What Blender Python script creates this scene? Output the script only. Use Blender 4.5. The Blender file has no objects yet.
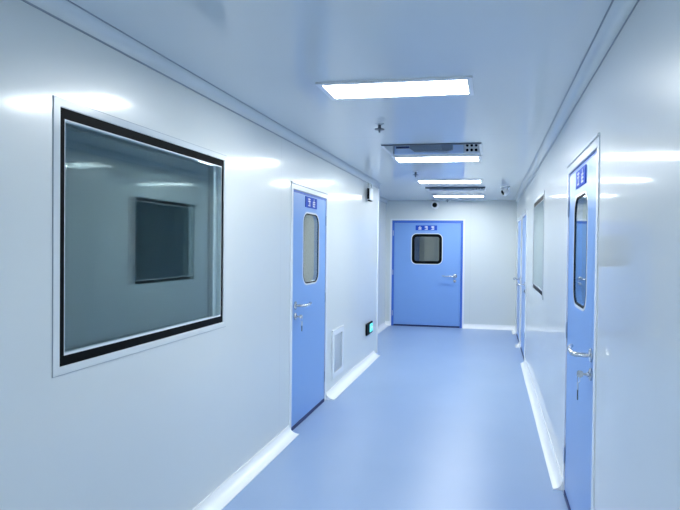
import bpy, bmesh, math, random
from mathutils import Vector, Matrix
random.seed(7)
PI = math.pi
C = bpy.context.scene.collection
sc = bpy.context.scene

# ------------------------------------------------------------------ dimensions (metres)
XL, XR, D, H = -1.618, 0.482, 10.055, 2.451      # corridor: left wall, right wall, end wall, ceiling
XN = -2.035                                       # recessed stretch of left wall near the end wall
YE = 7.40                                         # where the left wall steps back
Y0 = -3.2                                         # wall behind the photographer
T = 0.05                                          # sandwich panel thickness

# ------------------------------------------------------------------ materials
def mat(name, col, rough=0.5, metal=0.0, ior=1.5, coat=0.0, coat_rough=0.05):
    m = bpy.data.materials.new(name); m.use_nodes = True
    b = m.node_tree.nodes['Principled BSDF']
    b.inputs['Base Color'].default_value = (*col, 1)
    b.inputs['Roughness'].default_value = rough
    b.inputs['Metallic'].default_value = metal
    b.inputs['IOR'].default_value = ior
    b.inputs['Coat Weight'].default_value = coat
    b.inputs['Coat Roughness'].default_value = coat_rough
    return m

def nd(m, t, **kw):
    n = m.node_tree.nodes.new(t)
    for k, v in kw.items(): setattr(n, k, v)
    return n

def math_n(m, op, a, b=None, c=None):
    n = nd(m, 'ShaderNodeMath', operation=op)
    for i, v in enumerate((a, b, c)):
        if v is None: continue
        if hasattr(v, 'node'): m.node_tree.links.new(v, n.inputs[i])
        else: n.inputs[i].default_value = v
    return n.outputs[0]

def panel_mat(name, col, rough, ior, axis, seams, width=0.004, dark=0.72, bump=0.0, bscale=(1, 1, 1), rvar=0.0):
    """Coated sandwich panels: plain colour, thin joint lines at given positions along one axis, slight waviness."""
    m = mat(name, col, rough, 0, ior)
    L = m.node_tree.links
    b = m.node_tree.nodes['Principled BSDF']
    g = nd(m, 'ShaderNodeNewGeometry'); s = nd(m, 'ShaderNodeSeparateXYZ')
    L.new(g.outputs['Position'], s.inputs[0])
    v = s.outputs[axis]; acc = None
    for p in seams:
        d = math_n(m, 'COMPARE', v, p, width / 2)
        acc = d if acc is None else math_n(m, 'MAXIMUM', acc, d)
    noise = nd(m, 'ShaderNodeTexNoise'); noise.inputs['Scale'].default_value = 0.9; noise.inputs['Detail'].default_value = 2
    L.new(g.outputs['Position'], noise.inputs['Vector'])
    vr = nd(m, 'ShaderNodeMapRange'); vr.inputs['To Min'].default_value = 0.97; vr.inputs['To Max'].default_value = 1.02
    L.new(noise.outputs[0], vr.inputs['Value'])
    base = vr.outputs[0]
    if acc is not None:
        base = math_n(m, 'MULTIPLY', base, math_n(m, 'SUBTRACT', 1.0, math_n(m, 'MULTIPLY', acc, 1 - dark)))
    mul = nd(m, 'ShaderNodeVectorMath', operation='SCALE'); mul.inputs[0].default_value = col
    L.new(base, mul.inputs['Scale']); L.new(mul.outputs[0], b.inputs['Base Color'])
    if bump:
        mp = nd(m, 'ShaderNodeVectorMath', operation='MULTIPLY'); mp.inputs[1].default_value = bscale
        L.new(g.outputs['Position'], mp.inputs[0])
        n2 = nd(m, 'ShaderNodeTexNoise'); n2.inputs['Scale'].default_value = 1.0; n2.inputs['Detail'].default_value = 1.0
        L.new(mp.outputs[0], n2.inputs['Vector'])
        bp = nd(m, 'ShaderNodeBump'); bp.inputs['Strength'].default_value = 1.0; bp.inputs['Distance'].default_value = bump
        L.new(n2.outputs[0], bp.inputs['Height']); L.new(bp.outputs[0], b.inputs['Normal'])
    return m

WALLC = (0.685, 0.725, 0.715)
M = {}
M['wall_side'] = panel_mat('coated_wall_panel', WALLC, 0.17, 2.0, 1,
                           [-1.4, -0.2, 3.85, 6.3, 8.5], dark=0.85, bump=0.004, bscale=(1, 1.1, 0.5))
M['wall_right'] = panel_mat('coated_right_panel', WALLC, 0.10, 2.0, 1,
                            [-1.4, -0.2, 3.65, 6.2], dark=0.85, bump=0.0025, bscale=(1, 1.1, 0.5))
for k, w_, r_ in (('wall_side', 0.7, 0.12), ('wall_right', 0.8, 0.07)):
    p_ = M[k].node_tree.nodes['Principled BSDF']
    p_.inputs['Roughness'].default_value = 0.36
    p_.inputs['Coat Weight'].default_value = w_; p_.inputs['Coat Roughness'].default_value = r_; p_.inputs['Coat IOR'].default_value = 1.65
    for l_ in p_.inputs['Normal'].links: M[k].node_tree.links.new(l_.from_socket, p_.inputs['Coat Normal'])
M['wall_end'] = panel_mat('coated_end_panel', WALLC, 0.25, 1.5, 0, [-0.38], dark=0.88)
M['ceiling'] = panel_mat('coated_ceiling_panel', (0.70, 0.745, 0.765), 0.12, 1.6, 1,
                         [-1.8, -0.6, 4.2, 6.6], dark=0.85)
M['floor'] = None
def floor_mat():
    m = mat('blue_vinyl_floor', (0.25, 0.38, 0.74), 0.32, 0, 1.5)
    L = m.node_tree.links; b = m.node_tree.nodes['Principled BSDF']
    g = nd(m, 'ShaderNodeNewGeometry')
    n = nd(m, 'ShaderNodeTexNoise'); n.inputs['Scale'].default_value = 1.3; n.inputs['Detail'].default_value = 3
    L.new(g.outputs['Position'], n.inputs['Vector'])
    r = nd(m, 'ShaderNodeValToRGB')
    r.color_ramp.elements[0].position = 0.3; r.color_ramp.elements[0].color = (0.275, 0.39, 0.60, 1)
    r.color_ramp.elements[1].position = 0.7; r.color_ramp.elements[1].color = (0.30, 0.415, 0.625, 1)
    L.new(n.outputs[0], r.inputs[0]); L.new(r.outputs[0], b.inputs['Base Color'])
    f = nd(m, 'ShaderNodeTexNoise'); f.inputs['Scale'].default_value = 60
    L.new(g.outputs['Position'], f.inputs['Vector'])
    bp = nd(m, 'ShaderNodeBump'); bp.inputs['Distance'].default_value = 0.0004; bp.inputs['Strength'].default_value = 0.4
    L.new(f.outputs[0], bp.inputs['Height']); L.new(bp.outputs[0], b.inputs['Normal'])
    return m
M['floor'] = floor_mat()
M['white_alu'] = mat('white_aluminium', (0.80, 0.84, 0.88), 0.22)
M['frame_alu'] = mat('pale_window_frame', (0.70, 0.745, 0.76), 0.22)
M['coving'] = mat('white_coving', (0.88, 0.90, 0.91), 0.25)
M['ceil_cove'] = mat('ceiling_coving', (0.70, 0.745, 0.76), 0.15)
M['line'] = mat('dark_joint_sealant', (0.28, 0.33, 0.38), 0.5)
M['door_blue'] = mat('blue_door_paint', (0.20, 0.375, 0.74), 0.28)
M['door_edge'] = mat('deep_blue_rebate', (0.05, 0.16, 0.62), 0.35)
M['navy'] = mat('navy_rubber_seal', (0.010, 0.025, 0.13), 0.5)
M['black'] = mat('black_gasket', (0.004, 0.005, 0.006), 0.5, 0, 1.15)
M['chrome'] = mat('brushed_steel', (0.60, 0.62, 0.65), 0.14, 1.0)
M['steel'] = mat('satin_steel', (0.55, 0.60, 0.68), 0.3, 1.0)
M['darksteel'] = mat('dark_steel', (0.10, 0.12, 0.15), 0.35, 0.8)
M['sign_blue'] = mat('blue_sign_plate', (0.02, 0.08, 0.50), 0.6, 0, 1.3)
M['sign_white'] = mat('white_lettering', (0.85, 0.90, 0.95), 0.4)
M['white_plastic'] = mat('white_plastic', (0.80, 0.83, 0.86), 0.3)
M['grille'] = mat('grey_louvre', (0.42, 0.50, 0.62), 0.35)
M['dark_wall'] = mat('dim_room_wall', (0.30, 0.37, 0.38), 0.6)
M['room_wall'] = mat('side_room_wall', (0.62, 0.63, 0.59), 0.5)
M['unit_blue'] = mat('blue_unit_casing', (0.52, 0.66, 0.90), 0.25)
M['unit_grey'] = mat('grey_fan_casing', (0.20, 0.25, 0.32), 0.4)

def emit(name, col, s):
    m = bpy.data.materials.new(name); m.use_nodes = True
    nt = m.node_tree; nt.nodes.clear()
    e = nt.nodes.new('ShaderNodeEmission'); o = nt.nodes.new('ShaderNodeOutputMaterial')
    e.inputs[0].default_value = (*col, 1); e.inputs[1].default_value = s
    nt.links.new(e.outputs[0], o.inputs[0]); return m
LIGHTC = (0.94, 0.99, 1.0)
M['lamp'] = emit('lit_panel', LIGHTC, 11.0)
M['lamp_dim'] = emit('lit_panel_side_room', (1.0, 0.98, 0.94), 7.0)
M['lamp_end_fill'] = emit('added_glow_end_room', (0.92, 1.0, 0.96), 3.2)  # glow of the fill light added in the end room
M['exit_face'] = emit('lit_exit_face', (0.10, 0.62, 0.75), 0.7)

def glass(name, tint, refl):
    """Clear pane: tinted straight-through light plus a mirror reflection that grows towards grazing angles."""
    m = bpy.data.materials.new(name); m.use_nodes = True
    nt = m.node_tree; nt.nodes.clear(); L = nt.links
    g = nd(m, 'ShaderNodeNewGeometry')
    dt = nd(m, 'ShaderNodeVectorMath', operation='DOT_PRODUCT')
    L.new(g.outputs['Normal'], dt.inputs[0]); L.new(g.outputs['Incoming'], dt.inputs[1])
    c = math_n(m, 'ABSOLUTE', dt.outputs['Value'])
    k = math_n(m, 'POWER', math_n(m, 'SUBTRACT', 1.0, c), 5.0)
    f = math_n(m, 'MULTIPLY_ADD', k, 0.92, 0.08)
    t = nd(m, 'ShaderNodeBsdfTransparent'); t.inputs[0].default_value = (*tint, 1)
    r = nd(m, 'ShaderNodeBsdfGlossy'); r.inputs[0].default_value = (*refl, 1); r.inputs['Roughness'].default_value = 0.02
    mx = nd(m, 'ShaderNodeMixShader'); o = nd(m, 'ShaderNodeOutputMaterial')
    L.new(f, mx.inputs[0]); L.new(t.outputs[0], mx.inputs[1]); L.new(r.outputs[0], mx.inputs[2])
    L.new(mx.outputs[0], o.inputs[0]); return m
M['glass'] = glass('window_glass', (0.92, 0.97, 0.975), (0.84, 0.98, 1.0))
M['door_glass'] = glass('door_glass', (0.88, 0.92, 0.92), (0.95, 1.0, 1.0))

# ------------------------------------------------------------------ mesh helpers
def box(bm, x0, x1, y0, y1, z0, z1, bev=0.0):
    b = bmesh.new()
    bmesh.ops.create_cube(b, size=1)
    for v in b.verts:
        v.co = Vector(((x0 + x1) / 2 + v.co.x * (x1 - x0), (y0 + y1) / 2 + v.co.y * (y1 - y0), (z0 + z1) / 2 + v.co.z * (z1 - z0)))
    if bev: bmesh.ops.bevel(b, geom=b.edges[:], offset=bev, segments=2, affect='EDGES', profile=0.5)
    merge(bm, b)

def merge(bm, b):
    me = bpy.data.meshes.new('t'); b.to_mesh(me); b.free(); bm.from_mesh(me); bpy.data.meshes.remove(me)

def prism(bm, pts, fn):
    """closed 2D outline; fn(p, side) -> 3D point for side 0 and 1"""
    a = [bm.verts.new(fn(p, 0)) for p in pts]; b = [bm.verts.new(fn(p, 1)) for p in pts]
    n = len(pts)
    bm.faces.new(a); bm.faces.new(b[::-1])
    for i in range(n): bm.faces.new((a[i], b[i], b[(i + 1) % n], a[(i + 1) % n]))

def rrect(w, h, r, cx=0, cz=0, seg=6):
    out = []
    for (sx, sz, a0) in ((1, 1, 0), (-1, 1, 90), (-1, -1, 180), (1, -1, 270)):
        for k in range(seg + 1):
            a = math.radians(a0 + 90 * k / seg)
            out.append((cx + sx * (w / 2 - r) + r * math.cos(a), cz + sz * (h / 2 - r) + r * math.sin(a)))
    return out

def ring(bm, outer, inner, y0, y1):
    """frame between two outlines of equal length in the xz plane, from y0 (front) to y1"""
    V = [[bm.verts.new((x, y, z)) for (x, z) in o] for o in (outer, inner) for y in (y0, y1)]
    of, ob, inf, inb = V; n = len(outer)
    for i in range(n):
        j = (i + 1) % n
        bm.faces.new((of[i], of[j], inf[j], inf[i])); bm.faces.new((ob[j], ob[i], inb[i], inb[j]))
        bm.faces.new((of[j], of[i], ob[i], ob[j])); bm.faces.new((inf[i], inf[j], inb[j], inb[i]))

def tube(bm, path, r, seg=10, cap=True):
    path = [Vector(p) for p in path]; rings = []
    for i, p in enumerate(path):
        t = (path[min(i + 1, len(path) - 1)] - path[max(i - 1, 0)]).normalized()
        a = Vector((0, 0, 1)) if abs(t.z) < 0.9 else Vector((1, 0, 0))
        u = t.cross(a).normalized(); v = t.cross(u)
        rr = r[i] if isinstance(r, (list, tuple)) else r
        rings.append([bm.verts.new(p + (u * math.cos(2 * PI * k / seg) + v * math.sin(2 * PI * k / seg)) * rr) for k in range(seg)])
    for a, b in zip(rings, rings[1:]):
        for k in range(seg): bm.faces.new((a[k], a[(k + 1) % seg], b[(k + 1) % seg], b[k]))
    if cap: bm.faces.new(rings[0][::-1]); bm.faces.new(rings[-1])

def lathe(bm, prof, o, axis='z', seg=24):
    """profile of (radius, height) spun about an axis through o"""
    def P(r, h, a):
        c, s = r * math.cos(a), r * math.sin(a)
        return Vector(o) + Vector({'z': (c, s, h), 'y': (c, h, s), 'x': (h, c, s)}[axis])
    rs = [[bm.verts.new(P(r, h, 2 * PI * k / seg)) for k in range(seg)] if r > 1e-6 else [bm.verts.new(P(0, h, 0))] for r, h in prof]
    for a, b in zip(rs, rs[1:]):
        for k in range(seg):
            j = (k + 1) % seg
            vs = [a[k % len(a)], a[j % len(a)], b[j % len(b)], b[k % len(b)]]
            vs = list(dict.fromkeys(vs))
            if len(vs) > 2: bm.faces.new(vs)
    for q, f in ((rs[0], 1), (rs[-1], -1)):
        if len(q) > 1: bm.faces.new(q)

def obj(name, bm, m, parent=None, smooth=False, kind=None, label=None, cat=None, group=None):
    bmesh.ops.recalc_face_normals(bm, faces=bm.faces[:])
    me = bpy.data.meshes.new(name); bm.to_mesh(me); bm.free()
    me.materials.append(m)
    o = bpy.data.objects.new(name, me); C.objects.link(o)
    if smooth:
        me.shade_smooth(); me.set_sharp_from_angle(angle=math.radians(38))
    if parent: o.parent = parent
    tag(o, label, cat, group, kind); return o

def tag(o, label=None, cat=None, group=None, kind=None):
    for k, v in (('label', label), ('category', cat), ('group', group), ('kind', kind)):
        if v: o[k] = v
    return o

def thing(name, label, cat, loc, rz=0, group=None, kind=None):
    o = bpy.data.objects.new(name, None); C.objects.link(o)
    o.empty_display_size = 0.1
    o.location = loc; o.rotation_euler = (0, 0, rz)
    return tag(o, label, cat, group, kind)

def dup(root, loc, label, group=None):
    r = root.copy(); C.objects.link(r); r.location = loc; r['label'] = label
    if group: r['group'] = group
    for ch in list(root.children):
        c = ch.copy(); C.objects.link(c); c.parent = r
        for g in ch.children:
            d = g.copy(); C.objects.link(d); d.parent = c
    return r

def holed(bm, ua, ub, va, vb, holes, t, fn):
    """a slab u0..u1 x v0..v1 with rectangular holes; fn(u, v, depth) -> 3D"""
    us = sorted({ua, ub, *[h[0] for h in holes], *[h[1] for h in holes]}); us = [u for u in us if ua <= u <= ub]
    vs = sorted({va, vb, *[h[2] for h in holes], *[h[3] for h in holes]}); vs = [v for v in vs if va <= v <= vb]
    solid = lambda i, j: 0 <= i < len(us) - 1 and 0 <= j < len(vs) - 1 and not any(
        h[0] <= (us[i] + us[i + 1]) / 2 <= h[1] and h[2] <= (vs[j] + vs[j + 1]) / 2 <= h[3] for h in holes)
    cache = {}
    def V(i, j, k):
        if (i, j, k) not in cache: cache[i, j, k] = bm.verts.new(fn(us[i], vs[j], t * k))
        return cache[i, j, k]
    for i in range(len(us) - 1):
        for j in range(len(vs) - 1):
            if not solid(i, j): continue
            bm.faces.new([V(i, j, 0), V(i + 1, j, 0), V(i + 1, j + 1, 0), V(i, j + 1, 0)])
            bm.faces.new([V(i, j + 1, 1), V(i + 1, j + 1, 1), V(i + 1, j, 1), V(i, j, 1)])
            for (di, dj, a, b) in ((-1, 0, (i, j), (i, j + 1)), (1, 0, (i + 1, j + 1), (i + 1, j)), (0, -1, (i + 1, j), (i, j)), (0, 1, (i, j + 1), (i + 1, j + 1))):
                if not solid(i + di, j + dj):
                    bm.faces.new([V(*a, 0), V(*b, 0), V(*b, 1), V(*a, 1)])

def struct(name, bm, m, label, cat, **k): return obj(name, bm, m, kind='structure', label=label, cat=cat, **k)

# ------------------------------------------------------------------ openings
LD, RD = 4.535, 2.955                     # side door centres along the corridor
RB, RA = 7.76, 9.03                       # the two far doors of the right wall
FDX = -1.218                              # end door centre
DW, DH = 0.965, 2.078                     # side door frame, outer
FW, FH = 1.46, 2.10
LWIN = (1.732, 2.966, 1.072, 2.069)       # left window glass: y0 y1 z0 z1
RWIN = (4.97, 6.10, 1.105, 2.058)

# ------------------------------------------------------------------ the setting
b = bmesh.new(); box(b, -4.6, 3.6, Y0 - 0.1, 13.2, -0.12, 0.0)
struct('floor', b, M['floor'], 'smooth semi-gloss blue vinyl floor running down the corridor', 'floor')

REC = [(-0.955, -0.105, 4.52, 5.045), (-0.97, -0.10, 7.79, 8.28)]     # open recesses of the air units
b = bmesh.new()
holed(b, -4.6, 3.6, Y0 - 0.1, 13.2, REC, 0.06, lambda u, v, d: (u, v, H + d))
struct('ceiling', b, M['ceiling'], 'pale blue-grey glossy panelled ceiling of the corridor', 'ceiling')

b = bmesh.new()
holed(b, Y0, YE, 0, H, [LWIN, (LD - DW / 2, LD + DW / 2, 0, DH), (5.235, 5.575, 0.20, 0.63)], T, lambda u, v, d: (XL - d, u, v))
box(b, XN - T, XL - T, YE - T, YE, 0, H)
struct('wall_left', b, M['wall_side'], 'long glossy white panel wall on the left with the big dark window', 'wall')
b = bmesh.new(); box(b, XN - T, XN, YE, D + T, 0, H)
struct('wall_recess', b, M['wall_side'], 'short set-back stretch of white wall left of the blue end door', 'wall')
b = bmesh.new()
holed(b, Y0, D, 0, H, [RWIN] + [(c - DW / 2, c + DW / 2, 0, DH) for c in (RD, RB, RA)], T, lambda u, v, d: (XR + d, u, v))
struct('wall_right', b, M['wall_right'], 'glossy white panel wall on the right reflecting the ceiling lights', 'wall')
b = bmesh.new()
holed(b, XN, XR + T, 0, H, [(FDX - FW / 2, FDX + FW / 2, 0, FH)], T, lambda u, v, d: (u, D + d, v))
struct('wall_end', b, M['wall_end'], 'plain white end wall around the wide blue door', 'wall')
b = bmesh.new(); box(b, XL - T, XR + T, Y0 - 0.1, Y0, 0, H)
struct('wall_back', b, M['wall_end'], 'white wall closing the corridor behind the viewer', 'wall')

# rooms seen through the panes: three-sided shells, the corridor wall closes each
def shell(name, x0, x1, y0, y1, open_side, m, label):
    b = bmesh.new(); t = 0.05
    if open_side != 'x1': box(b, x1, x1 + t, y0, y1, 0, H)
    if open_side != 'x0': box(b, x0 - t, x0, y0, y1, 0, H)
    if open_side != 'y0': box(b, x0 - t, x1 + t, y0 - t, y0, 0, H)
    box(b, x0 - (t if open_side != 'x0' else 0), x1 + (t if open_side != 'x1' else 0), y1, y1 + t, 0, H)
    struct(name, b, m, label, 'wall')
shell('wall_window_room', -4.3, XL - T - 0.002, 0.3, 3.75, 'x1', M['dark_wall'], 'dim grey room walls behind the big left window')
shell('wall_side_room', -3.2, XL - T - 0.002, 3.9, 7.28, 'x1', M['room_wall'], 'pale room walls behind the left blue door')
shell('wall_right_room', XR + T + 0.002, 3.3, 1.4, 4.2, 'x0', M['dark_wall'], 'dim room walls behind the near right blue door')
shell('wall_right_window_room', XR + T + 0.002, 3.3, 4.35, D - 0.1, 'x0', M['room_wall'], 'pale room walls behind the narrow right window')
shell('wall_end_room', XN - 0.6, XR + 0.3, D + T + 0.002, 12.8, 'y0', M['room_wall'], 'grey room walls behind the end door window')

# skirting coves
def cove_profile(d, h, seg=8, lip=0.006):
    pts = [(0, 0), (d, 0), (d, lip)]
    for k in range(1, seg):
        a = PI / 2 * k / seg
        pts.append((d - (d - lip) * math.sin(a), lip + (h - lip) * (1 - math.cos(a))))
    pts += [(lip, h), (0, h)]
    return pts
def skirt(name, side, y0, y1, label, d=0.09, h=0.072):
    b = bmesh.new(); x = {'l': XL, 'r': XR, 'n': XN}[side]; s = -1 if side == 'r' else 1
    prism(b, cove_profile(d, h), lambda p, k: (x + s * p[0], (y0, y1)[k], p[1]))
    struct(name, b, M['coving'], label, 'skirting', smooth=True)
lf = DW / 2 + 0.004
skirt('baseboard_left', 'l', Y0, LD - lf, 'white coved skirting under the big left window')
skirt('baseboard_left', 'l', LD + lf, 7.22, 'white coved skirting between left door and the wall step')
skirt('baseboard_recess', 'n', YE, D - 0.06, 'short white skirting on the set-back wall by the end door')
skirt('baseboard_right', 'r', Y0, RD - lf, 'white coved skirting on the near right wall', d=0.065)
skirt('baseboard_right', 'r', RD + lf, 7.15, 'long white coved skirting under the narrow right window', d=0.065)
skirt('baseboard_right', 'r', RB + lf + 0.02, RA - lf - 0.04, 'stub of white skirting between the two far right doors', d=0.075)
skirt('baseboard_right', 'r', RA + lf, D - 0.066, 'stub of white skirting in the far right corner', d=0.075)
def skirt_end(x0, x1, label):
    b = bmesh.new()
    prism(b, cove_profile(0.06, 0.085), lambda p, k: ((x0, x1)[k], D - p[0], p[1]))
    struct('baseboard_end', b, M['coving'], label, 'skirting', smooth=True)
skirt_end(XN, FDX - FW / 2 + 0.03, 'short white skirting left of the end door')
skirt_end(FDX + FW / 2 - 0.02, XR, 'white skirting on the end wall right of the blue door')

# ceiling coves: a concave strip with a thin joint on either edge
def ceil_cove(name, side, y0, y1, label, r=0.055):
    x = {'l': XL, 'r': XR, 'n': XN}[side]; s = -1 if side == 'r' else 1
    b = bmesh.new()
    prism(b, cove_profile(r, r, 8, 0.004), lambda p, k: (x + s * p[0], (y0, y1)[k], H - p[1]))
    o = struct(name, b, M['ceil_cove'], label, 'coving', smooth=True)
    b = bmesh.new()
    box(b, *sorted((x + s * 0.0, x + s * 0.0035)), y0, y1, H - r - 0.007, H - r)
    box(b, *sorted((x + s * r, x + s * (r + 0.006))), y0, y1, H - 0.0035, H)
    obj('joint_line', b, M['line'], o)
ceil_cove('trim_1', 'l', Y0, YE, 'rounded coving where the left wall meets the ceiling')
ceil_cove('trim_2', 'r', Y0, D, 'rounded coving where the right wall meets the ceiling')
ceil_cove('trim_3', 'n', YE, D, 'rounded coving above the set-back wall')

b = bmesh.new(); tube(b, [(XL + 0.001, YE, 0.0), (XL + 0.001, YE, H - 0.06)], 0.012, 12)
struct('trim_4', b, M['white_alu'], 'white rounded corner strip where the left wall steps back', 'corner strip', smooth=True)

# ------------------------------------------------------------------ windows (double glazed, flush)
def window(name, x, s, y0, y1, z0, z1, label, gm='glass'):
    """s = +1: wall faces +x"""
    root = thing(name, label, 'window', (x, (y0 + y1) / 2, z0), PI / 2 if s > 0 else -PI / 2, kind='structure')
    w, h = y1 - y0, z1 - z0
    rect = lambda e: [(w / 2 + e, h + e), (-w / 2 - e, h + e), (-w / 2 - e, -e), (w / 2 + e, -e)]
    IN = lambda e, t, bt: [(w / 2 - e, h - t), (-w / 2 + e, h - t), (-w / 2 + e, bt), (w / 2 - e, bt)]
    b = bmesh.new(); ring(b, rect(0.028), rect(-0.001), -0.004, 0.0)
    ring(b, rect(0.0), rect(-0.003), -0.0005, T)
    obj('frame', b, M['frame_alu'], root)
    b = bmesh.new(); ring(b, rect(0.0305), rect(0.0282), -0.0025, 0.0)
    obj('frame_seal', b, M['line'], root, label='thin dark sealant line round the frame')
    b = bmesh.new()
    ring(b, rect(-0.002), [*IN(0.026, 0.044, 0.042)], 0.0005, 0.002)
    obj('black_border', b, M['black'], root, label='black border printed on the glass')
    b = bmesh.new(); ring(b, [*IN(0.0262, 0.0442, 0.0422)], [*IN(0.029, 0.050, 0.051)], 0.0006, 0.002)  # white strip in place of the bright line of the lit reveal
    obj('reveal_bright_line', b, M['white_alu'], root, label='thin white strip inside the black border standing in for the lit reveal')
    b = bmesh.new(); box(b, -w / 2 + 0.004, w / 2 - 0.004, 0.0022, 0.0032, 0.004, h - 0.004)
    obj('front_pane', b, M[gm], root)
    b = bmesh.new(); box(b, -w / 2 + 0.004, w / 2 - 0.004, T - 0.004, T - 0.003, 0.004, h - 0.004)
    obj('rear_pane', b, M[gm], root)
    b = bmesh.new(); ring(b, rect(-0.004), rect(-0.045), T - 0.012, T - 0.0045)
    obj('rear_spacer', b, M['white_alu'], root)
    return root
window('window_1', XL, 1, *LWIN, 'big dark black-edged window in the left wall')
window('window_2', XR, -1, *RWIN, 'narrow-looking glossy window in the right wall seen edge-on', 'door_glass')

# ------------------------------------------------------------------ doors
def glyph(bm, cx, cz, s, y, seed):
    r = random.Random(seed); t = s * 0.13
    bar = lambda x0, x1, z0, z1: box(bm, cx + x0 * s, cx + x1 * s, y - 0.0008, y, cz + z0 * s, cz + z1 * s)
    for z in r.sample([-0.42, -0.14, 0.12, 0.38], 3): bar(-0.42, 0.42, z - 0.065, z + 0.065)
    bar(-0.07, 0.07, -0.5, 0.5)
    x = r.choice((-0.36, 0.3)); bar(x - 0.06, x + 0.06, -0.5, 0.2)

def door(name, label, loc, rz, w, h, side, win, sign, trim, rebate, gasket, n_glyph, handle_z=1.045, hs=1.3, inset=0.055):
    """local frame: x to the right seen from the corridor, -y into the corridor; side = +1 latch on the right"""
    R = thing(name, label, 'door', loc, rz, kind='structure')
    hh = 0.062 if trim > 0.035 else trim
    b = bmesh.new()                                                   # white jambs and head
    for s in (-1, 1): box(b, *sorted((s * w / 2, s * (w / 2 - trim))), -0.006, T, 0, h)
    box(b, -w / 2 + trim, w / 2 - trim, -0.006, T, h - hh, h)
    if hh > 0.05: box(b, -w / 2, w / 2, -0.012, -0.006, h - 0.012, h)
    obj('frame', b, M['white_alu'], R)
    b = bmesh.new()
    box(b, -w / 2 + trim, w / 2 - trim, -0.007, -0.0058, h - hh, h - hh + 0.007)
    if hh > 0.05: box(b, -w / 2, w / 2, -0.0072, -0.0058, h - 0.0175, h - 0.0125)
    obj('head_joint', b, M['line'], R, label='thin dark line on the door head')
    iw, ih = w - 2 * trim, h - hh
    b = bmesh.new()                                                   # rebate round the leaf
    for s in (-1, 1): box(b, *sorted((s * iw / 2, s * (iw / 2 - rebate))), 0.004, T, 0, ih)
    box(b, -iw / 2 + rebate, iw / 2 - rebate, 0.004, T, ih - rebate, ih)
    obj('rebate', b, M['door_edge'], R, label='deeper blue rebate strip round the leaf')
    lw, lh = iw - 2 * rebate - 0.006, ih - rebate - 0.004
    b = bmesh.new()                                                   # leaf with a rounded viewing opening
    if not win:
        box(b, -lw / 2, lw / 2, 0.0, 0.042, 0.032, lh, 0.001)
    else:
        cx, cz, ww, wh, wr = win
        op = rrect(ww, wh, wr, cx, cz, 6); n = len(op); q = n // 4
        cor = [(lw / 2, lh), (-lw / 2, lh), (-lw / 2, 0.032), (lw / 2, 0.032)]
        for y in (0.0, 0.042):
            vo = [b.verts.new((x, y, z)) for x, z in op]; vc = [b.verts.new((x, y, z)) for x, z in cor]
            for k in range(4):
                for i in range(q - 1): b.faces.new((vc[k], vo[k * q + i], vo[k * q + i + 1]))
                b.faces.new((vc[k], vo[k * q + q - 1], vo[(k * q + q) % n], vc[(k + 1) % 4]))
            if y == 0: fo, fc = vo, vc
        for i in range(n): b.faces.new((fo[i], vo[i], vo[(i + 1) % n], fo[(i + 1) % n]))
        for i in range(4): b.faces.new((fc[i], fc[(i + 1) % 4], vc[(i + 1) % 4], vc[i]))
    obj('leaf', b, M['door_blue'], R)
    b = bmesh.new(); box(b, -lw / 2, lw / 2, -0.006, 0.04, 0.0025, 0.0315)
    obj('bottom_seal', b, M['navy'], R, label='dark navy sweep seal along the bottom')
    if win:
        b = bmesh.new(); ring(b, rrect(ww + 0.006, wh + 0.006, wr + 0.003, cx, cz), rrect(ww - 2 * gasket, wh - 2 * gasket, max(wr - gasket, 0.012), cx, cz), -0.002, 0.003)
        obj('window_gasket', b, M['black'], R, label='black rounded rubber gasket')
        b = bmesh.new(); ring(b, rrect(ww + 0.034, wh + 0.034, wr + 0.017, cx, cz), rrect(ww + 0.0065, wh + 0.0065, wr + 0.0032, cx, cz), -0.002, 0.0)
        obj('window_trim', b, M['white_alu'], R, label='pale trim ring round the gasket')
        b = bmesh.new(); prism(b, rrect(ww - 0.002, wh - 0.002, wr, cx, cz), lambda p, k: (p[0], (0.0032, 0.0047)[k], p[1]))
        obj('window_pane', b, M['door_glass'], R)
    if sign:
        sx, sz, sw, sh = sign
        b = bmesh.new(); box(b, sx - sw / 2, sx + sw / 2, -0.006, -0.0002, sz - sh / 2, sz + sh / 2, 0.001)
        pl = obj('nameplate', b, M['sign_blue'], R)
        b = bmesh.new()
        for k in range(n_glyph):
            glyph(b, sx + (k - (n_glyph - 1) / 2) * sw / (n_glyph + 0.35), sz, min(sh * 0.76, sw / (n_glyph + 1)), -0.0062, 11 * k + n_glyph)
        obj('lettering', b, M['sign_white'], pl, label='white lettering')
    # lever handle and cylinder
    hx = side * (lw / 2 - inset); z = handle_z; e = side * hs
    b = bmesh.new(); lathe(b, [(0.026 * hs, 0.0), (0.026 * hs, -0.007), (0.021 * hs, -0.011), (0.010 * hs, -0.012)], (hx, 0, z), 'y')
    hd = obj('handle_rose', b, M['chrome'], R, smooth=True)
    b = bmesh.new()
    P = [(hx, -0.010, z), (hx, -0.045 * hs, z), (hx - e * 0.006, -0.058 * hs, z), (hx - e * 0.020, -0.064 * hs, z), (hx - e * 0.06, -0.066 * hs, z + 0.002),
         (hx - e * 0.10, -0.064 * hs, z - 0.001), (hx - e * 0.135, -0.058 * hs, z + 0.004), (hx - e * 0.150, -0.048 * hs, z + 0.007)]
    tube(b, P, [v * (1 + (hs - 1) * 0.5) for v in (0.010, 0.010, 0.011, 0.011, 0.011, 0.010, 0.0095, 0.008)], 12)
    obj('lever', b, M['chrome'], hd, smooth=True)
    b = bmesh.new(); lathe(b, [(0.030, 0.0), (0.030, -0.007), (0.021, -0.012), (0.012, -0.012), (0.012, -0.0203), (0.0, -0.0203)], (hx, 0, z - 0.092), 'y')
    obj('lock_cylinder', b, M['chrome'], R, smooth=True)
    b = bmesh.new()
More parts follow.
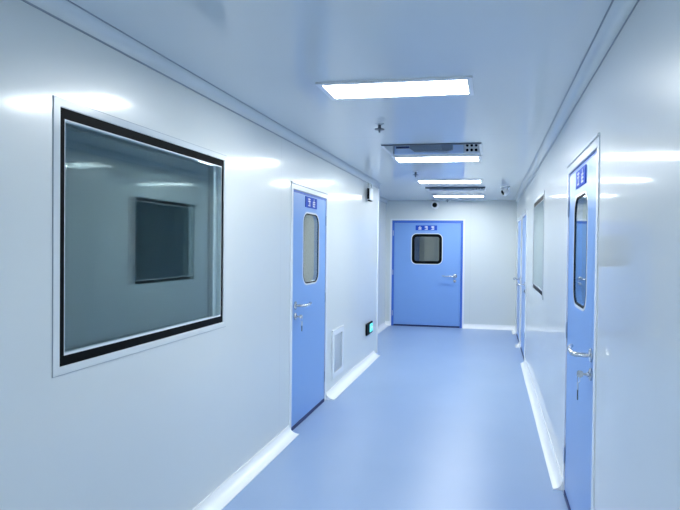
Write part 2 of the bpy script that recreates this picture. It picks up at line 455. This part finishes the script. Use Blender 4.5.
    for zz in (0.25, h * 0.5, h - 0.28):                             # hinges on the other edge
        tube(b, [(-side * (iw / 2 - rebate / 2), -0.004, zz - 0.05), (-side * (iw / 2 - rebate / 2), -0.004, zz + 0.05)], 0.006, 8)
    obj('hinges', b, M['steel'], R, smooth=True)
    return R, hx, z - 0.092

SW = (0.015, 1.525, 0.40, 0.62, 0.09)
d1 = door('door_1', 'blue door in the left wall with tall rounded window', (XL, LD, 0), PI / 2, DW, DH, -1, SW, (0.0, 1.94, 0.30, 0.095), 0.04, 0.014, 0.008, 2)
d2 = door('door_2', 'near blue door in the right wall, keys hanging in its lock', (XR, RD, 0), -PI / 2, DW, DH, 1, (0.0, 1.54, 0.40, 0.60, 0.09), (0.0, 1.94, 0.30, 0.095), 0.04, 0.014, 0.008, 2)
d3 = door('door_3', 'far right-wall door just beyond the narrow window, seen edge-on', (XR, RB, 0), -PI / 2, DW, DH, 1, None, None, 0.04, 0.014, 0.018, 2, hs=1.5)
d4 = door('door_4', 'last right-wall door beside the far corner, seen edge-on', (XR, RA, 0), -PI / 2, DW, DH, 1, None, None, 0.04, 0.014, 0.018, 2, hs=1.5)
d5 = door('door_5', 'wide blue door with square black-rimmed window in the end wall', (FDX, D, 0), 0, FW, FH, 1, (-0.005, 1.515, 0.585, 0.575, 0.09), (-0.02, 1.925, 0.42, 0.095), 0.035, 0.045, 0.052, 3, handle_z=0.995, hs=1.6, inset=0.10)

b = bmesh.new(); box(b, -2.25, -1.50, 11.0, 11.045, 0.0, 2.05, 0.002)
struct('door_6', b, M['door_edge'], 'blue open door leaf seen through the end door window', 'door')

def keys(label, loc, rz):
    R = thing('key_bunch', label, 'keys', loc, rz, group='keys left in the door locks'); R.scale = (1.25, 1.25, 1.25)
    b = bmesh.new()
    box(b, -0.0012, 0.0012, -0.030, -0.0165, -0.004, 0.004)
    prism(b, rrect(0.024, 0.026, 0.009, -0.042, 0, 4), lambda p, k: ((-0.0013, 0.0013)[k], p[0], p[1]))
    obj('inserted_key', b, M['chrome'], R)
    b = bmesh.new()
    tube(b, [(0.012 * math.sin(a) * 0.5, -0.046 - 0.006 * math.sin(a), -0.017 + 0.017 * math.cos(a)) for a in [2 * PI * k / 16 for k in range(17)]], 0.0014, 6)
    obj('ring', b, M['steel'], R, smooth=True)
    b = bmesh.new()
    prism(b, rrect(0.028, 0.028, 0.010, 0.002, -0.047, 4), lambda p, k: (p[0] - 0.002, (-0.051, -0.0485)[k], p[1]))
    obj('hanging_key', b, M['steel'], R)
    b = bmesh.new()
    prism(b, [(-0.006, -0.060), (0.006, -0.060), (0.006, -0.094), (0.002, -0.100), (-0.005, -0.096)], lambda p, k: (p[0], (-0.0515, -0.0480)[k], p[1]))
    obj('key_blade', b, M['darksteel'], R, label='dark key blade')
keys('silver keys hanging from the lock of the left blue door', (XL, LD + d1[1], d1[2]), PI / 2)
keys('silver keys hanging from the lock of the near right blue door', (XR, RD - d2[1], d2[2]), -PI / 2)

# ------------------------------------------------------------------ ceiling lights
def light(label, x0, x1, y0, y1, group='flat ceiling light panels'):
    R = thing('ceiling_light', label, 'ceiling light', ((x0 + x1) / 2, (y0 + y1) / 2, H), group=group)
    w, l = x1 - x0, y1 - y0
    fr = lambda e: [(w / 2 + e, l / 2 + e), (-w / 2 - e, l / 2 + e), (-w / 2 - e, -l / 2 - e), (w / 2 + e, -l / 2 - e)]
    b = bmesh.new(); ring(b, fr(0.030), fr(0.0), -0.012, -0.0002)
    for v in b.verts: v.co = Vector((v.co.x, v.co.z, v.co.y))
    obj('frame', b, M['white_alu'], R)
    b = bmesh.new(); box(b, -w / 2, w / 2, -l / 2, l / 2, -0.008, -0.002)
    obj('diffuser', b, M['lamp'], R)
    return R
light('nearest ceiling light panel, the largest of the row', -0.935, -0.137, 2.785, 3.04)
light('ceiling light panel just behind the first open recess', -0.955, -0.132, 5.13, 5.41)
light('third ceiling light panel, before the thin far recess', -0.975, -0.145, 6.95, 7.22)
light('farthest ceiling light panel, nearest the blue end door', -0.985, -0.14, 8.99, 9.25)
light('added unseen light panel overhead behind the viewer', -0.95, -0.13, -0.75, -0.47)  # added out of view to light the near corridor
light('added unseen light panel far behind the viewer', -0.95, -0.13, -2.6, -2.32)  # second unseen panel, also added for the corridor lighting

def room_lamp(label, x, y, s, key='lamp_dim'):
    R = thing('ceiling_light', label, 'ceiling light', (x, y, H))
    b = bmesh.new(); box(b, -s / 2 - 0.03, s / 2 + 0.03, -s / 2 - 0.03, s / 2 + 0.03, -0.010, -0.001); obj('frame', b, M['white_alu'], R)
    b = bmesh.new(); box(b, -s / 2, s / 2, -s / 2, s / 2, -0.016, -0.0105); obj('diffuser', b, M[key], R)
room_lamp('square ceiling light of the room behind the left door', -2.4, 5.6, 0.5)
room_lamp('added unseen fill light in the room behind the near right door', 2.0, 2.9, 0.4)  # fill light added so the pane of the right door is not black
room_lamp('added unseen fill light in the room behind the end door', -0.4, 11.9, 0.4, 'lamp_end_fill')  # fill light added to brighten the end door window

# ------------------------------------------------------------------ open air units in the ceiling
def air_unit(label, r, full):
    x0, x1, y0, y1 = r
    R = thing('air_supply_unit', label, 'air unit', ((x0 + x1) / 2, (y0 + y1) / 2, H), group='open recessed air units in the ceiling')
    w, l, hh = (x1 - x0) / 2 - 0.001, (y1 - y0) / 2 - 0.001, 0.30
    t = 0.006
    b = bmesh.new()
    box(b, -w, w, l - t, l, 0.0, hh); box(b, -w, w, -l, -l + t, 0.0, hh)
    for s in (-1, 1): box(b, *sorted((s * w, s * (w - t))), -l + t, l - t, 0.0, hh)
    box(b, -w, w, -l, l, hh, hh + t)
    obj('housing', b, M['white_alu'], R)
    b = bmesh.new(); box(b, -w - 0.012, w + 0.012, -l - 0.014, -l + 0.012, -0.010 if full else -0.022, -0.0003)
    obj('front_lip', b, M['darksteel'], R, label='dark front edge strip')
    for s in (-1, 1):
        b = bmesh.new(); box(b, *sorted((s * (w + 0.022), s * (w - 0.003))), -l + 0.0125, l + 0.02, -0.007, -0.0003)
        obj('side_flange', b, M['white_alu'], R)
    b = bmesh.new(); box(b, -w + 0.012, w * 0.62, l - 0.03, l - t - 0.0005, 0.004, 0.20, 0.003)
    obj('casing', b, M['unit_blue' if full else 'steel'], R, label='blue casing panel' if full else 'pale steel casing panel')
    b = bmesh.new()
    prism(b, [(-0.26, 0.055), (-0.21, 0.02), (0.10, 0.012), (0.16, 0.035), (0.16, 0.16), (-0.21, 0.16), (-0.23, 0.10)], lambda p, k: (p[0], (l - 0.085, l - 0.031)[k], p[1]))
    box(b, -0.10, 0.06, l - 0.10, l - 0.0855, 0.03, 0.12, 0.004)
    obj('fan_box', b, M['unit_grey'], R)
    b = bmesh.new(); box(b, -w + 0.03, -w + 0.16, l - 0.036, l - 0.0305, 0.058, 0.078)
    obj('slot', b, M['navy'], R, label='dark slot in the casing')
    b = bmesh.new(); box(b, w * 0.64, w - 0.012, l - 0.024, l - t - 0.0005, 0.004, 0.20, 0.003)
    tp = obj('terminal_plate', b, M['white_plastic'], R)
    for kx in range(3):
        for kz in range(2):
            b = bmesh.new(); lathe(b, [(0.013, 0), (0.013, -0.008), (0.0, -0.008)], (w * 0.70 + kx * 0.042, l - 0.0245, 0.032 + kz * 0.045), 'y', 12)
            obj('terminal', b, M['black'], tp, smooth=True)
    return R
air_unit('open ceiling recess with blue casing and grey fan box, before the second light', REC[0], True)
air_unit('farther open ceiling recess showing as a thin dark bar, between third and farthest lights', REC[1], False)

# ------------------------------------------------------------------ sprinklers, cameras
def sprinkler(label, x, y):
    R = thing('sprinkler_head', label, 'sprinkler', (x, y, H), group='ceiling sprinkler heads')
    b = bmesh.new(); lathe(b, [(0.030, -0.0002), (0.030, -0.004), (0.012, -0.010)], (0, 0, 0)); obj('escutcheon', b, M['white_alu'], R, smooth=True)
    b = bmesh.new(); lathe(b, [(0.011, -0.004), (0.011, -0.036), (0.015, -0.038), (0.015, -0.046), (0.008, -0.048), (0.007, -0.066)], (0, 0, 0), seg=12); obj('body', b, M['darksteel'], R, smooth=True)
    b = bmesh.new(); lathe(b, [(0.0155, -0.038), (0.036, -0.040), (0.036, -0.045), (0.0155, -0.046)], (0, 0, 0), seg=20); obj('deflector', b, M['darksteel'], R, smooth=True)
    return R
s0 = sprinkler('nearest ceiling sprinkler, between the first light and the open recess', -0.815, 3.74)
dup(s0, (-0.895, 6.15, H), 'small ceiling sprinkler just before the third light panel')
dup(s0, (-0.80, 9.62, H), 'tiny farthest ceiling sprinkler beyond the last light panel')

def cam(label, loc, aim, mount, k=1.6):
    R = thing('security_camera', label, 'camera', loc, group='small white security cameras')
    b = bmesh.new(); P = lambda pr: [(a * k, h * k) for a, h in pr]
    if mount == 'ceiling': lathe(b, [(0.05 * k, -0.0005)] + P([(0.05, -0.012), (0.035, -0.02)]), (0, 0, 0)); c = Vector((0, 0, -0.055 * k))
    else: lathe(b, [(0.05 * k, -0.0005)] + P([(0.05, -0.012), (0.035, -0.02)]), (0, 0, 0), 'y'); c = Vector((0, -0.055 * k, 0))
    obj('base', b, M['white_plastic'], R, smooth=True)
    d = Vector(aim).normalized()
    rot = d.to_track_quat('Z', 'Y').to_matrix().to_4x4(); rot.translation = c
    b = bmesh.new(); lathe(b, P([(0.0, -0.045), (0.025, -0.037), (0.040, -0.018), (0.045, 0.004), (0.043, 0.024), (0.036, 0.030), (0.0, 0.030)]), (0, 0, 0))
    bmesh.ops.transform(b, matrix=rot, verts=b.verts); obj('shell', b, M['white_plastic'], R, smooth=True)
    b = bmesh.new(); lathe(b, P([(0.029, 0.0302), (0.027, 0.036), (0.014, 0.042), (0.0, 0.043)]), (0, 0, 0))
    bmesh.ops.transform(b, matrix=rot, verts=b.verts); obj('lens', b, M['black'], R, smooth=True)
cam('white camera with round black lens high on the end wall over the door', (-1.07, D, 2.365), (0.10, -1, -0.12), 'wall')
cam('white camera on the ceiling by the right wall', (0.20, 7.75, H), (-0.9, -0.3, -0.45), 'ceiling', 1.35)

# ------------------------------------------------------------------ fixtures on the left wall
R = thing('air_grille', 'white return air grille low on the left wall beside the door', 'grille', (XL, 5.405, 0.16), PI / 2)
rect = lambda w, z0, z1: [(w / 2, z1), (-w / 2, z1), (-w / 2, z0), (w / 2, z0)]
b = bmesh.new(); ring(b, rect(0.40, 0.0, 0.51), rect(0.30, 0.06, 0.45), -0.016, -0.0002); obj('frame', b, M['white_alu'], R)
b = bmesh.new()
for k in range(13):
    z = 0.068 + k * 0.029
    prism(b, [(-0.012, z), (-0.010, z + 0.004), (0.012, z + 0.024), (0.012, z + 0.020)], lambda p, s: ((-0.149, 0.149)[s], p[0], p[1]))
obj('louvres', b, M['grille'], R)
b = bmesh.new(); box(b, -0.165, 0.165, 0.030, 0.033, 0.045, 0.465); obj('backing', b, M['unit_grey'], R)

R = thing('exit_sign', 'small black emergency exit sign with lit cyan face low on the left wall', 'sign', (XL, 6.90, 0.365), PI / 2)
b = bmesh.new(); box(b, -0.21, 0.13, -0.022, -0.0003, 0.0, 0.155, 0.004); obj('case', b, M['black'], R)
b = bmesh.new(); box(b, -0.05, 0.115, -0.0235, -0.0222, 0.022, 0.133); fc = obj('face', b, M['exit_face'], R, label='lit cyan face')
b = bmesh.new()                                                       # running figure, doorway and arrow
y0, y1 = -0.0244, -0.0237
pr = lambda pts: prism(b, pts, lambda p, s: (p[0], (y0, y1)[s], p[1]))
pr([(0.045, 0.070), (0.075, 0.070), (0.075, 0.052), (0.107, 0.078), (0.075, 0.104), (0.075, 0.086), (0.045, 0.086)])
obj('arrow', b, M['sign_white'], fc, label='white arrow')
b = bmesh.new()
pr([(-0.019, 0.094), (0.006, 0.100), (0.000, 0.108), (0.004, 0.118), (0.014, 0.118), (0.019, 0.108), (0.014, 0.098), (0.026, 0.085), (0.022, 0.080),
    (0.013, 0.086), (0.016, 0.072), (0.030, 0.050), (0.021, 0.046), (0.006, 0.068), (-0.019, 0.050), (-0.026, 0.056), (-0.004, 0.075), (0.000, 0.090), (-0.019, 0.086)])
obj('running_figure', b, M['sign_white'], fc, label='white running figure')

R = thing('emergency_lamp', 'small white lamp box with black front on a bracket high on the left wall end', 'lamp', (XL, 6.72, 2.36))
b = bmesh.new(); box(b, 0.0005, 0.02, 0.03, 0.13, -0.08, 0.03, 0.003)
tube(b, [(0.015, 0.08, 0.0), (0.035, 0.08, 0.02), (0.042, 0.06, 0.01), (0.042, 0.03, -0.05)], 0.009, 10)
obj('bracket', b, M['white_plastic'], R, smooth=True)
b = bmesh.new(); box(b, 0.016, 0.062, -0.09, 0.08, -0.20, -0.04, 0.010); obj('housing', b, M['white_plastic'], R)
b = bmesh.new(); box(b, 0.020, 0.046, -0.096, -0.0905, -0.19, -0.05, 0.002); obj('front_panel', b, M['black'], R, label='black front panel')
b = bmesh.new(); box(b, 0.022, 0.056, -0.085, 0.06, -0.212, -0.2005, 0.004); obj('base_plate', b, M['black'], R, label='black underside')

# ------------------------------------------------------------------ world, camera, view
w = bpy.data.worlds.new('World'); sc.world = w; w.use_nodes = True
w.node_tree.nodes['Background'].inputs[0].default_value = (0.55, 0.7, 1.0, 1)
w.node_tree.nodes['Background'].inputs[1].default_value = 0.02

cd = bpy.data.cameras.new('camera'); co = bpy.data.objects.new('camera', cd); C.objects.link(co)
cd.sensor_fit = 'HORIZONTAL'; cd.sensor_width = 36; cd.lens = 520 / 680 * 36
cd.shift_x = -(403.10 - 340) / 680; cd.shift_y = -(255 - 253.72) / 680
cd.clip_start = 0.05
f = Vector((-0.1657297, 0.98608342, -0.01315873)); r = Vector((0.9860709, 0.1658884, 0.01205048)); u = Vector((-0.01406566, 0.01097831, 0.9998408))
m = Matrix((r, u, -f)).transposed().to_4x4(); m.translation = (0, 0, 1.55)
co.matrix_world = m
sc.camera = co
sc.view_settings.view_transform = 'Standard'; sc.view_settings.look = 'None'
sc.view_settings.gamma = 1.0; sc.view_settings.use_curve_mapping = False
sc.view_settings.exposure = 1.75
sc.cycles.max_bounces = 10; sc.cycles.diffuse_bounces = 6; sc.cycles.glossy_bounces = 6; sc.cycles.transparent_max_bounces = 24
sc.cycles.use_denoising = True
